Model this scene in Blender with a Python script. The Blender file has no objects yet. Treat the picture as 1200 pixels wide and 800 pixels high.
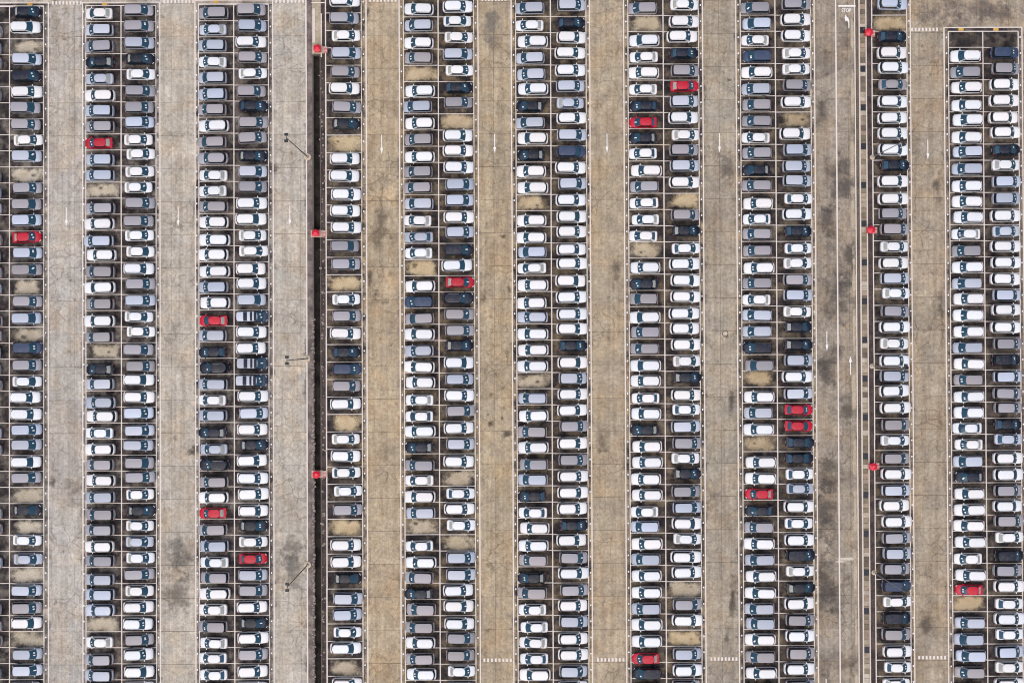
import bpy, bmesh, math, random
from mathutils import Vector
R = math.radians
random.seed(11)

# ---------------------------------------------------------------- camera, sky, sun, exposure
sc = bpy.context.scene
col = sc.collection
S = 7.516                      # photo pixels per metre on the ground
CAM_H = 200.0
cam_d = bpy.data.cameras.new('camera')
cam_d.lens = 45.09
cam_d.sensor_width = 36.0
cam_d.clip_end = 6000
cam = bpy.data.objects.new('camera', cam_d)
cam.location = (0, 0, CAM_H)
cam.rotation_euler = (0, 0, 0)
col.objects.link(cam)
sc.camera = cam

SUN_EL, SUN_ROT = 68, 200
world = bpy.data.worlds.new('World')
sc.world = world
world.use_nodes = True
wn = world.node_tree.nodes
sky = wn.new('ShaderNodeTexSky')
sky.sky_type = 'NISHITA'
sky.sun_disc = False
sky.sun_elevation = R(SUN_EL)
sky.sun_rotation = R(SUN_ROT)
sky.dust_density = 4.0
sky.air_density = 1.0
sky.ozone_density = 1.0
bg = wn['Background']
bg.inputs['Strength'].default_value = 0.13
world.node_tree.links.new(sky.outputs[0], bg.inputs[0])

sun_d = bpy.data.lights.new('sun', 'SUN')
sun_d.energy = 1.5
sun_d.angle = R(85)
sun_d.color = (1.0, 0.95, 0.90)
sun = bpy.data.objects.new('sun', sun_d)
a = R(SUN_ROT)
sdir = Vector((math.sin(a) * math.cos(R(SUN_EL)), math.cos(a) * math.cos(R(SUN_EL)), math.sin(R(SUN_EL))))
sun.rotation_euler = sdir.to_track_quat('Z', 'Y').to_euler()
sun.location = (0, 0, 60)
col.objects.link(sun)

sc.view_settings.view_transform = 'Standard'
sc.view_settings.look = 'None'
sc.view_settings.gamma = 1.0
sc.view_settings.use_curve_mapping = False
sc.view_settings.exposure = 0.15
sc.cycles.filter_width = 1.1

# ---------------------------------------------------------------- helpers
def lin(r, g, b, k=1.0):
    f = lambda c: ((c / 255 + 0.055) / 1.055) ** 2.4 if c > 10 else c / 255 / 12.92
    return (f(r) * k, f(g) * k, f(b) * k, 1.0)

def P(px, py, z=0.0):
    """plan position: px is the position of a long line half way down the lot, the lines fan out slightly"""
    X = px + 6.82e-6 * px * (py - 400)
    Y = py - 0.0050 * (px - 600)
    return ((X - 600) / S, (400 - Y) / S, z)

YAW = R(0.3)

def mesh(name, verts, faces, mat=None, smooth=None):
    me = bpy.data.meshes.new(name)
    me.from_pydata(verts, [], faces)
    if mat:
        for m in (mat if isinstance(mat, (list, tuple)) else [mat]):
            me.materials.append(m)
    me.update()
    if smooth is not None:
        me.polygons.foreach_set('use_smooth', [True] * len(me.polygons))
        me.set_sharp_from_angle(angle=R(smooth))
    return me

def link(name, me, parent=None, loc=None):
    o = bpy.data.objects.new(name, me)
    col.objects.link(o)
    if parent is not None:
        o.parent = parent
    if loc is not None:
        o.location = loc
    return o

def empty(name, loc=(0, 0, 0), rz=0.0):
    o = bpy.data.objects.new(name, None)
    o.empty_display_size = 0.3
    o.location = loc
    o.rotation_euler = (0, 0, rz)
    col.objects.link(o)
    return o

def tag(o, label=None, cat=None, group=None, kind=None):
    if label: o['label'] = label
    if cat: o['category'] = cat
    if group: o['group'] = group
    if kind: o['kind'] = kind
    return o

def box_data(x0, x1, y0, y1, z0, z1):
    v = [(x0, y0, z0), (x1, y0, z0), (x1, y1, z0), (x0, y1, z0), (x0, y0, z1), (x1, y0, z1), (x1, y1, z1), (x0, y1, z1)]
    f = [(3, 2, 1, 0), (4, 5, 6, 7), (0, 1, 5, 4), (1, 2, 6, 5), (2, 3, 7, 6), (3, 0, 4, 7)]
    return v, f

def join(parts):
    V, F = [], []
    for v, f in parts:
        n = len(V)
        V += v
        F += [tuple(i + n for i in q) for q in f]
    return V, F

def bevel_box(x0, x1, y0, y1, z0, z1, b=0.02, seg=1):
    bm = bmesh.new()
    v, f = box_data(x0, x1, y0, y1, z0, z1)
    vs = [bm.verts.new(p) for p in v]
    for q in f: bm.faces.new([vs[i] for i in q])
    bmesh.ops.bevel(bm, geom=bm.edges[:], offset=b, segments=seg, affect='EDGES')
    bm.verts.ensure_lookup_table(); bm.verts.index_update()
    out = ([tuple(v.co) for v in bm.verts], [tuple(x.index for x in f.verts) for f in bm.faces])
    bm.free()
    return out

def tube(pts, rad, n=10):
    """tube through points with a radius each"""
    V, F = [], []
    for i, p in enumerate(pts):
        p = Vector(p)
        d = (Vector(pts[min(i + 1, len(pts) - 1)]) - Vector(pts[max(i - 1, 0)])).normalized()
        u = d.orthogonal().normalized(); w = d.cross(u)
        r = rad[i] if isinstance(rad, (list, tuple)) else rad
        for k in range(n):
            t = 2 * math.pi * k / n
            V.append(tuple(p + u * r * math.cos(t) + w * r * math.sin(t)))
    m = len(pts)
    for i in range(m - 1):
        for k in range(n):
            F.append((i * n + k, i * n + (k + 1) % n, (i + 1) * n + (k + 1) % n, (i + 1) * n + k))
    F.append(tuple(range(n))[::-1]); F.append(tuple((m - 1) * n + k for k in range(n)))
    return V, F

# ---------------------------------------------------------------- materials
class NT:
    def __init__(s, name):
        s.m = bpy.data.materials.new(name); s.m.use_nodes = True
        s.t = s.m.node_tree; s.n = s.t.nodes
        s.b = s.n['Principled BSDF']
        s.pos = None
    def L(s, a, b): s.t.links.new(a, b)
    def val(s, sock, v):
        if hasattr(v, 'links'): s.L(v, sock)
        else: sock.default_value = v
    def geo(s):
        if s.pos is None: s.pos = s.n.new('ShaderNodeNewGeometry').outputs['Position']
        return s.pos
    def math(s, op, a, b=0.0, c=None, clamp=False):
        n = s.n.new('ShaderNodeMath'); n.operation = op; n.use_clamp = clamp
        s.val(n.inputs[0], a); s.val(n.inputs[1], b)
        if c is not None: s.val(n.inputs[2], c)
        return n.outputs[0]
    def noise(s, scale, detail=4, rough=0.55, stretch=None, vec=None, dist=0.0, off=None):
        v = vec or s.geo()
        if stretch or off:
            mp = s.n.new('ShaderNodeMapping')
            if stretch: mp.inputs['Scale'].default_value = stretch
            if off: mp.inputs['Location'].default_value = off
            s.L(v, mp.inputs[0]); v = mp.outputs[0]
        n = s.n.new('ShaderNodeTexNoise'); n.inputs['Scale'].default_value = scale
        n.inputs['Detail'].default_value = detail; n.inputs['Roughness'].default_value = rough
        n.inputs['Distortion'].default_value = dist
        s.L(v, n.inputs['Vector'])
        return n.outputs['Fac']
    def rng(s, v, a, b, c=0.0, d=1.0):
        n = s.n.new('ShaderNodeMapRange'); n.interpolation_type = 'SMOOTHSTEP'
        s.val(n.inputs['Value'], v)
        for k, x in (('From Min', a), ('From Max', b), ('To Min', c), ('To Max', d)): s.val(n.inputs[k], x)
        return n.outputs[0]
    def mix(s, f, a, b, mode='MIX'):
        n = s.n.new('ShaderNodeMix'); n.data_type = 'RGBA'; n.blend_type = mode
        s.val(n.inputs[0], f); s.val(n.inputs[6], a); s.val(n.inputs[7], b)
        return n.outputs[2]
    def bump(s, h, strength=0.3, dist=0.02):
        n = s.n.new('ShaderNodeBump'); n.inputs['Strength'].default_value = strength; n.inputs['Distance'].default_value = dist
        s.L(h, n.inputs['Height']); s.L(n.outputs[0], s.b.inputs['Normal'])

def plain(name, c, rough=0.5, metal=0.0, var=0.12, nscale=6.0, coat=0.0, spec=0.5):
    s = NT(name)
    s.b.inputs['Roughness'].default_value = rough; s.b.inputs['Metallic'].default_value = metal
    s.b.inputs['Coat Weight'].default_value = coat
    s.b.inputs['Specular IOR Level'].default_value = spec
    f = s.noise(nscale, 3)
    dk = tuple(x * (1 - var) for x in c[:3]) + (1,); lt = tuple(min(1, x * (1 + var)) for x in c[:3]) + (1,)
    s.L(s.mix(f, dk, lt), s.b.inputs['Base Color'])
    return s.m

BLOCKS = [(-32, 54.5), (99, 185.5), (231, 318), (360.5, 427.5), (471, 559), (602.5, 691), (734.5, 823.5), (866.5, 954.5), (1006, 1068), (1111, 1199)]

def make_concrete():
    s = NT('worn_concrete')
    oi = s.n.new('ShaderNodeObjectInfo')
    p = s.geo()
    sep = s.n.new('ShaderNodeSeparateXYZ'); s.L(p, sep.inputs[0])
    x, y = sep.outputs[0], sep.outputs[1]
    X = s.math('MULTIPLY_ADD', x, S, 600.0)
    k = s.math('MULTIPLY_ADD', y, 5.125e-5, 1.0)
    px = s.math('MULTIPLY', X, k)
    wob = s.noise(0.35, 5, 0.65)
    wob2 = s.noise(1.3, 4, 0.6, off=(31, 7, 0))
    px = s.math('ADD', px, s.math('MULTIPLY_ADD', wob, 22.0, -11.0))
    px = s.math('ADD', px, s.math('MULTIPLY_ADD', wob2, 8.0, -4.0))
    u = s.math('DIVIDE', s.math('ADD', px, 60.0), 1320.0)
    tot = None
    for grp in (BLOCKS[:5], BLOCKS[5:]):
        r = s.n.new('ShaderNodeValToRGB'); cr = r.color_ramp; cr.interpolation = 'LINEAR'
        el = []
        for (a, b) in grp:
            el += [(a - 1.5, 0), (a + 2.0, 1), (b - 2.0, 1), (b + 1.5, 0)]
        while len(cr.elements) > 1: cr.elements.remove(cr.elements[0])
        first = True
        for pos, v in el:
            q = (pos + 60) / 1320
            if first:
                e = cr.elements[0]; e.position = q; first = False
            else:
                e = cr.elements.new(q)
            e.color = (v, v, v, 1)
        s.L(u, r.inputs[0])
        tot = r.outputs[0] if tot is None else s.math('ADD', tot, r.outputs[0])
    # concrete body
    big = s.noise(0.07, 4, 0.6)
    mid = s.noise(0.45, 6, 0.65, off=(5, 9, 0))
    fine = s.noise(7.0, 3, 0.7)
    streak = s.noise(1.0, 4, 0.6, stretch=(1.5, 0.045, 1))
    tint = s.mix(0.5, (1, 1, 1, 1), oi.outputs['Color'], 'MIX')
    c = s.mix(s.rng(mid, 0.3, 0.72), (0.84, 0.83, 0.82, 1), (1.14, 1.13, 1.12, 1))
    c = s.mix(1.0, c, oi.outputs['Color'], 'MULTIPLY')
    c = s.mix(s.rng(streak, 0.40, 0.64, 0.0, 0.65), c, s.mix(1.0, c, (0.72, 0.70, 0.68, 1), 'MULTIPLY'))
    c = s.mix(s.rng(big, 0.40, 0.66, 0.0, 0.55), c, s.mix(1.0, c, (0.86, 0.84, 0.84, 1), 'MULTIPLY'))
    m2 = s.noise(1.9, 7, 0.78, off=(2, 13, 0))
    c = s.mix(s.rng(m2, 0.32, 0.70), s.mix(1.0, c, (0.72, 0.71, 0.71, 1), 'MULTIPLY'), s.mix(1.0, c, (1.16, 1.16, 1.15, 1), 'MULTIPLY'))
    sk = s.noise(3.2, 4, 0.7, stretch=(1.0, 0.45, 1), off=(50, 1, 0))
    msk = s.noise(0.12, 3, 0.6, off=(90, 33, 0))
    c = s.mix(s.math('MULTIPLY', s.rng(sk, 0.56, 0.66), s.rng(msk, 0.45, 0.62, 0.15, 0.75)), c, s.mix(1.0, c, (0.55, 0.52, 0.50, 1), 'MULTIPLY'))
    # rusty tan film here and there
    tan = s.noise(0.22, 5, 0.6, off=(40, 3, 0))
    c = s.mix(s.rng(tan, 0.44, 0.66, 0, 0.7), c, s.mix(1.0, c, (1.06, 0.96, 0.84, 1), 'MULTIPLY'))
    cool = s.noise(0.19, 5, 0.65, off=(11, 71, 0))
    c = s.mix(s.rng(cool, 0.50, 0.68, 0, 0.6), c, s.mix(1.0, c, (0.84, 0.88, 0.94, 1), 'MULTIPLY'))
    sc_ = s.noise(0.5, 7, 0.75, stretch=(1.0, 0.5, 1), off=(61, 15, 0))
    c = s.mix(s.rng(sc_, 0.56, 0.68, 0, 0.6), c, s.mix(1.0, c, (1.22, 1.22, 1.20, 1), 'MULTIPLY'))
    dk_ = s.noise(0.28, 7, 0.72, off=(19, 88, 0), dist=0.8)
    c = s.mix(s.rng(dk_, 0.54, 0.66, 0, 0.5), c, s.mix(1.0, c, (0.70, 0.69, 0.69, 1), 'MULTIPLY'))
    # cracks
    wv = s.n.new('ShaderNodeVectorMath'); wv.operation = 'ADD'
    nz = s.n.new('ShaderNodeTexNoise'); nz.inputs['Scale'].default_value = 0.8; nz.inputs['Detail'].default_value = 4
    s.L(p, nz.inputs['Vector']); s.L(p, wv.inputs[0]); s.L(nz.outputs['Color'], wv.inputs[1])
    vo = s.n.new('ShaderNodeTexVoronoi'); vo.feature = 'DISTANCE_TO_EDGE'; vo.inputs['Scale'].default_value = 0.42
    s.L(wv.outputs[0], vo.inputs['Vector'])
    ck = s.rng(vo.outputs['Distance'], 0.012, 0.045, 1.0, 0.0)
    cm = s.noise(0.11, 4, 0.6, off=(23, 47, 0))
    c = s.mix(s.math('MULTIPLY', ck, s.rng(cm, 0.47, 0.60, 0.0, 0.6)), c, s.mix(1.0, c, (0.50, 0.47, 0.45, 1), 'MULTIPLY'))
    # blotches of damp and oil, amount set per slab by the alpha of its colour
    bl = s.noise(0.16, 6, 0.68, off=(17, 60, 0), dist=0.6)
    amt = s.math('MULTIPLY', s.rng(bl, 0.50, 0.64), oi.outputs['Alpha'])
    c = s.mix(amt, c, s.mix(1.0, c, (0.50, 0.50, 0.54, 1), 'MULTIPLY'))
    spot = s.noise(0.9, 3, 0.5, off=(3, 80, 0))
    c = s.mix(s.rng(spot, 0.635, 0.71, 0, 0.55), c, s.mix(1.0, c, (0.42, 0.40, 0.40, 1), 'MULTIPLY'))
    # grit
    c = s.mix(s.rng(fine, 0.25, 0.8), s.mix(1.0, c, (0.80, 0.80, 0.80, 1), 'MULTIPLY'), s.mix(1.0, c, (1.14, 1.14, 1.14, 1), 'MULTIPLY'))
    # dirt and oil film built up in the bays
    dn = s.noise(0.8, 5, 0.65, off=(9, 21, 0))
    dcol = s.mix(s.rng(dn, 0.3, 0.75), (0.012, 0.0105, 0.0125, 1), (0.054, 0.045, 0.044, 1))
    dn2 = s.noise(0.42, 6, 0.66, off=(77, 5, 0))
    damt = s.math('MULTIPLY', tot, s.rng(dn2, 0.42, 0.68, 1.0, 0.58))
    head = s.math('MULTIPLY', s.math('GREATER_THAN', X, 1085.0), s.math('GREATER_THAN', y, 48.9))
    head2 = s.math('MULTIPLY', s.math('LESS_THAN', X, 340.0), s.math('GREATER_THAN', y, 52.6))
    damt = s.math('MULTIPLY', damt, s.math('SUBTRACT', 1.0, s.math('ADD', head, head2), clamp=True))
    c = s.mix(damt, c, dcol)
    s.L(c, s.b.inputs['Base Color'])
    s.b.inputs['Roughness'].default_value = 0.9
    s.b.inputs['Specular IOR Level'].default_value = 0.2
    s.bump(fine, 0.25, 0.01)
    return s.m

def make_patch(name, soft=0.34, amp=1.15, opaque=0.86, nsc=0.33, bias=0.46):
    """thin film of grit or clean concrete with a ragged outline"""
    s = NT(name)
    oi = s.n.new('ShaderNodeObjectInfo')
    uv = s.n.new('ShaderNodeUVMap').outputs[0]
    sp = s.n.new('ShaderNodeSeparateXYZ'); s.L(uv, sp.inputs[0])
    u = s.math('ABSOLUTE', s.math('SUBTRACT', sp.outputs[0], 0.5)); v = s.math('ABSOLUTE', s.math('SUBTRACT', sp.outputs[1], 0.5))
    d = s.math('SUBTRACT', 0.5, s.math('POWER', s.math('ADD', s.math('POWER', u, 4.0), s.math('POWER', v, 4.0)), 0.25))
    nz = s.noise(nsc, 6, 0.7)
    n3 = s.noise(nsc * 4, 5, 0.75, off=(4, 1, 0))
    d = s.math('ADD', d, s.math('MULTIPLY_ADD', nz, amp, -amp * bias))
    d = s.math('ADD', d, s.math('MULTIPLY_ADD', n3, 0.16, -0.08))
    al = s.rng(d, 0.0, soft, 0.0, opaque)
    fine = s.noise(6.0, 3, 0.7)
    c = s.mix(s.rng(fine, 0.3, 0.75), s.mix(1.0, oi.outputs['Color'], (0.78, 0.77, 0.76, 1), 'MULTIPLY'), s.mix(1.0, oi.outputs['Color'], (1.15, 1.14, 1.12, 1), 'MULTIPLY'))
    m2 = s.noise(0.7, 4, 0.6, off=(3, 3, 0))
    c = s.mix(s.rng(m2, 0.4, 0.7, 0, 0.6), c, s.mix(1.0, c, (0.72, 0.66, 0.58, 1), 'MULTIPLY'))
    s.L(c, s.b.inputs['Base Color']); s.L(al, s.b.inputs['Alpha'])
    s.b.inputs['Roughness'].default_value = 0.92; s.b.inputs['Specular IOR Level'].default_value = 0.15
    return s.m

def make_line_paint():
    s = NT('worn_road_paint')
    nz = s.noise(1.6, 6, 0.75); n2 = s.noise(0.3, 3, 0.6, off=(8, 8, 0))
    c = s.mix(n2, lin(216, 204, 194, 0.95), lin(228, 220, 213, 0.95))
    c = s.mix(s.rng(nz, 0.60, 0.80, 0.0, 0.7), c, lin(150, 132, 116))
    n4 = s.noise(0.25, 4, 0.6, off=(70, 20, 0))
    c = s.mix(s.rng(n4, 0.58, 0.7, 0, 0.45), c, lin(206, 172, 128))
    s.L(c, s.b.inputs['Base Color']); s.b.inputs['Roughness'].default_value = 0.75
    return s.m

def make_paint():
    s = NT('car_paint')
    oi = s.n.new('ShaderNodeObjectInfo')
    f = s.noise(2.0, 4, 0.6)
    c = s.mix(s.rng(f, 0.45, 0.8, 0, 0.22), oi.outputs['Color'], s.mix(0.5, oi.outputs['Color'], (0.35, 0.33, 0.31, 1)))
    s.L(c, s.b.inputs['Base Color'])
    s.L(s.math('SUBTRACT', 1.0, oi.outputs['Alpha']), s.b.inputs['Metallic'])
    s.b.inputs['Roughness'].default_value = 0.38
    s.b.inputs['Specular IOR Level'].default_value = 0.25
    s.b.inputs['Coat Weight'].default_value = 0.06; s.b.inputs['Coat Roughness'].default_value = 0.06
    return s.m

def make_glass(name, c, rough=0.08):
    s = NT(name)
    f = s.noise(0.8, 3, 0.5)
    lt = tuple(min(1, x * 1.5) for x in c[:3]) + (1,)
    s.L(s.mix(f, c, lt), s.b.inputs['Base Color'])
    s.b.inputs['Roughness'].default_value = rough; s.b.inputs['Specular IOR Level'].default_value = 0.7
    return s.m

M = {}
M['concrete'] = make_concrete()
M['clean'] = make_patch('clean_concrete_film')
M['stain'] = make_patch('damp_stain_film', soft=0.50, amp=1.7, opaque=0.55, nsc=0.40, bias=0.54)
M['line'] = make_line_paint()
M['yellow'] = plain('yellow_road_paint', lin(206, 160, 70), 0.7, var=0.3, nscale=3)
M['soil'] = plain('joint_soil', lin(108, 96, 84), 0.95, var=0.35, nscale=0.8, spec=0.1)
def rough_ground(name, dark, light, pale, amt=0.5):
    s = NT(name)
    a = s.noise(0.5, 6, 0.7); b = s.noise(2.6, 6, 0.75, off=(3, 4, 0)); g = s.noise(5.0, 3, 0.6, off=(9, 2, 0))
    c = s.mix(s.rng(a, 0.35, 0.65), dark, light)
    c = s.mix(s.rng(b, 0.45, 0.7, 0, 0.6), c, s.mix(1.0, c, (0.5, 0.47, 0.45, 1), 'MULTIPLY'))
    c = s.mix(s.rng(g, 0.66, 0.74, 0, amt), c, pale)
    s.L(c, s.b.inputs['Base Color']); s.b.inputs['Roughness'].default_value = 0.95; s.b.inputs['Specular IOR Level'].default_value = 0.1
    s.bump(b, 0.5, 0.03)
    return s.m
M['verge'] = rough_ground('verge_grit', lin(96, 86, 84), lin(140, 128, 120), lin(190, 180, 168))
M['verge_dark'] = rough_ground('damp_verge_grit', lin(60, 52, 51), lin(92, 80, 76), lin(200, 190, 180), 0.6)
M['verge_tan'] = rough_ground('tan_verge_concrete', lin(160, 148, 128), lin(184, 172, 150), lin(205, 195, 180))
M['ditch_wall'] = plain('ditch_wall_concrete', lin(92, 86, 80), 0.9, var=0.4, nscale=1.5, spec=0.2)
M['ditch_mud'] = rough_ground('ditch_wet_mud', lin(28, 26, 26), lin(56, 52, 48), lin(96, 92, 84), 0.35)
M['cover'] = plain('drain_cover_concrete', lin(190, 174, 152), 0.9, var=0.22, nscale=2.5, spec=0.2)
M['grate'] = plain('cast_iron', lin(52, 54, 60), 0.5, metal=0.7, var=0.3, nscale=5)
M['kerb'] = plain('kerb_concrete', lin(206, 196, 184), 0.85, var=0.15, nscale=2, spec=0.2)
M['marker'] = plain('white_marker_paint', lin(235, 232, 228), 0.6, var=0.08)
M['paint'] = make_paint()
M['glass'] = make_glass('tinted_windscreen_glass', (0.012, 0.043, 0.068, 1))
M['glass_side'] = make_glass('dark_side_glass', (0.008, 0.014, 0.018, 1))
M['glass_blue'] = make_glass('blue_rear_glass', (0.030, 0.070, 0.11, 1))
M['blind'] = make_glass('pale_rear_blind_glass', (0.31, 0.315, 0.28, 1), 0.15)
M['tyre'] = plain('tyre_rubber', (0.018, 0.018, 0.018, 1), 0.85, var=0.2)
M['rim'] = plain('alloy_rim', (0.45, 0.45, 0.46, 1), 0.35, metal=0.8)
M['trim'] = plain('black_trim', (0.015, 0.015, 0.017, 1), 0.5, var=0.2)
M['head'] = plain('headlight_lens', (0.75, 0.78, 0.8, 1), 0.08, var=0.05, coat=1.0)
M['tail'] = plain('taillight_lens', (0.42, 0.012, 0.02, 1), 0.12, var=0.1, coat=1.0)
M['paper'] = plain('white_paper', (0.86, 0.88, 0.88, 1), 0.7, var=0.03)
M['red'] = plain('red_enamel', lin(206, 16, 46), 0.35, var=0.12, nscale=3, coat=0.4)
M['pink'] = plain('faded_red_and_white_concrete', lin(200, 168, 160), 0.85, var=0.2, nscale=4)
M['steel'] = plain('galvanised_steel', lin(150, 150, 155), 0.45, metal=0.6, var=0.15, nscale=4)
M['dark_steel'] = plain('dark_lamp_steel', lin(40, 42, 46), 0.5, metal=0.4, var=0.2, nscale=4)
M['rubble'] = plain('pale_rubble', lin(150, 140, 130), 0.95, var=0.4, nscale=0.8, spec=0.1)
M['lens'] = plain('floodlight_glass', (0.5, 0.5, 0.48, 1), 0.1, var=0.05)

# ---------------------------------------------------------------- ground, slabs
# plan x positions (photo pixels, half way down): outer/inner lines of each block
GX = [-75, -32, 56.6, 97, 187.6, 229, 320.4, 359.4, 382, 430, 469, 561.4, 600.6, 692.6, 732.6, 825.4, 864.4, 956.6, 1004, 1024, 1069.4, 1109, 1199, 1262]
DR0, DR1 = 367.5, 376.0      # ditch edges
DY0, DY1 = 63.0, 900.0       # ditch ends
WY0, WY1 = -70, 870

def build_ground():
    a0 = P(DR0, DY0); a1 = P(DR1, DY0); b0 = P(DR0, DY1); b1 = P(DR1, DY1)
    B = 2500
    z = -0.06
    V = [(-B, B), (a0[0], B), (a1[0], B), (B, B), (-B, a0[1]), (a0[0], a0[1]), (a1[0], a1[1]), (B, a1[1]),
         (-B, b0[1]), (b0[0], b0[1]), (b1[0], b1[1]), (B, b1[1]), (-B, -B), (b0[0], -B), (b1[0], -B), (B, -B)]
    V = [(x, y, z) for x, y in V]
    F = []
    for r in range(3):
        for c in range(3):
            if r == 1 and c == 1: continue
            i = r * 4 + c
            F.append((i, i + 4, i + 5, i + 1))
    o = link('ground', mesh('ground', V, F, M['soil']))
    tag(o, kind='structure')
build_ground()

LANE_RGB = {  # sRGB look of the clean concrete for each strip
    'default': (176, 163, 143)}
STRIPS = [  # name, x0, x1, sRGB, blotch
    ('parking_bays', -75, 56.6, (176, 170, 159), 0.3),
    ('driving_lane', 56.6, 97, (183, 178, 169), 0.2),
    ('parking_bays', 97, 187.6, (178, 171, 160), 0.2),
    ('driving_lane', 187.6, 229, (184, 177, 164), 0.25),
    ('parking_bays', 229, 320.4, (176, 169, 159), 0.2),
    ('driving_lane', 320.4, 359.4, (186, 180, 168), 0.25),
    ('parking_bays', 382, 430, (178, 163, 137), 0.3),
    ('driving_lane', 430, 469, (178, 163, 138), 0.35),
    ('parking_bays', 469, 561.4, (180, 163, 131), 0.3),
    ('driving_lane', 561.4, 600.6, (174, 160, 136), 0.35),
    ('parking_bays', 600.6, 692.6, (176, 160, 131), 0.3),
    ('driving_lane', 692.6, 732.6, (173, 160, 138), 0.35),
    ('parking_bays', 732.6, 825.4, (172, 158, 133), 0.3),
    ('driving_lane', 825.4, 864.4, (166, 157, 141), 0.5),
    ('parking_bays', 864.4, 956.6, (170, 157, 133), 0.3),
    ('access_road', 956.6, 1004, (160, 150, 135), 0.9),
    ('parking_bays', 1024, 1069.4, (168, 153, 127), 0.4),
    ('driving_lane', 1069.4, 1109, (168, 156, 137), 0.45),
    ('parking_bays', 1109, 1262, (164, 152, 135), 0.5),
]
JX = [579.5 + 37.85 * i for i in range(-18, 19)]
JY = [389 + 38.7 * i for i in range(-12, 13)]
strip_root = []
def slab(parent, x0, x1, y0, y1, rgb, alpha, gx=0.25, gy=0.3):
    """one cast slab: 5 cm proud of the joint soil, with chamfered rim"""
    g, h, zt = gx, gy, -random.uniform(0.0, 0.004)
    c = 0.18
    top = [P(x0 + g + c, y0 + h + c, zt), P(x1 - g - c, y0 + h + c, zt), P(x1 - g - c, y1 - h - c, zt), P(x0 + g + c, y1 - h - c, zt)]
    rim = [P(x0 + g, y0 + h, zt - 0.012), P(x1 - g, y0 + h, zt - 0.012), P(x1 - g, y1 - h, zt - 0.012), P(x0 + g, y1 - h, zt - 0.012)]
    bot = [(p[0], p[1], -0.07) for p in rim]
    V = top + rim + bot
    F = [(3, 2, 1, 0)]
    for i in range(4):
        j = (i + 1) % 4
        F += [(i, j, 4 + j, 4 + i), (4 + i, 4 + j, 8 + j, 8 + i)]
    o = link('slab', mesh('slab', V, F, M['concrete']), parent)
    k = random.uniform(0.93, 1.05)
    w = random.uniform(-0.015, 0.015)
    L = lin(*rgb, 1.16)
    o.color = (L[0] * (k + w), L[1] * k, L[2] * (k - w), alpha * random.uniform(0.6, 1.0))
for nm, xa, xb, rgb, bl in STRIPS:
    root = empty(nm)
    tag(root, kind='structure')
    strip_root.append((xa, xb, root, nm))
    xs = [xa] + [j for j in JX if xa + 6 < j < xb - 6] + [xb]
    for i in range(len(xs) - 1):
        gx = 0.07 if xb < 430 else 0.13
        for r in range(len(JY) - 1):
            wide = random.choice((0.12, 0.2, 0.3)) if r % 2 == 0 else random.choice((0.05, 0.08, 0.16))
            slab(root, xs[i], xs[i + 1], JY[r], JY[r + 1], rgb, bl, gx, wide)
def strip_at(px):
    for xa, xb, root, nm in strip_root:
        if xa <= px <= xb: return root
    return strip_root[0][2]

# verges beside the drains
def quad_sheet(name, x0, x1, y0, y1, z, mat, parent=None, rgb=None, alpha=1.0, uv=False, thick=None, comp=False, gain=0.95):
    if comp:
        c = 0.005 * ((x0 + x1) / 2 - 600)
        y0 += c; y1 += c
    V = [P(x0, y1, z), P(x1, y1, z), P(x1, y0, z), P(x0, y0, z)]
    F = [(0, 1, 2, 3)]
    if thick:
        V += [(v[0], v[1], z - thick) for v in V]
        F += [(0, 4, 5, 1), (1, 5, 6, 2), (2, 6, 7, 3), (3, 7, 4, 0)]
    me = mesh(name, V, F, mat)
    if uv:
        l = me.uv_layers.new(name='UVMap')
        for i, c in enumerate([(0, 0), (1, 0), (1, 1), (0, 1)]): l.data[i].uv = c
    o = link(name, me, parent)
    if rgb: o.color = lin(*rgb, gain)[:3] + (alpha,)
    return o

tag(quad_sheet('path', 359.6, DR0 - 0.9, WY0, WY1, -0.02, M['verge'], thick=0.06), kind='structure')
tag(quad_sheet('path', DR1 + 0.7, 381.8, WY0, WY1, -0.022, M['verge_dark'], thick=0.06), kind='structure')
tag(quad_sheet('path', DR0 - 0.9, DR1 + 0.7, WY0, DY0 - 0.5, -0.021, M['verge_tan'], thick=0.06), kind='structure')
tag(quad_sheet('path', 1018.0, 1023.8, WY0, WY1, -0.02, M['verge_dark'], thick=0.06), kind='structure')

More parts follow.
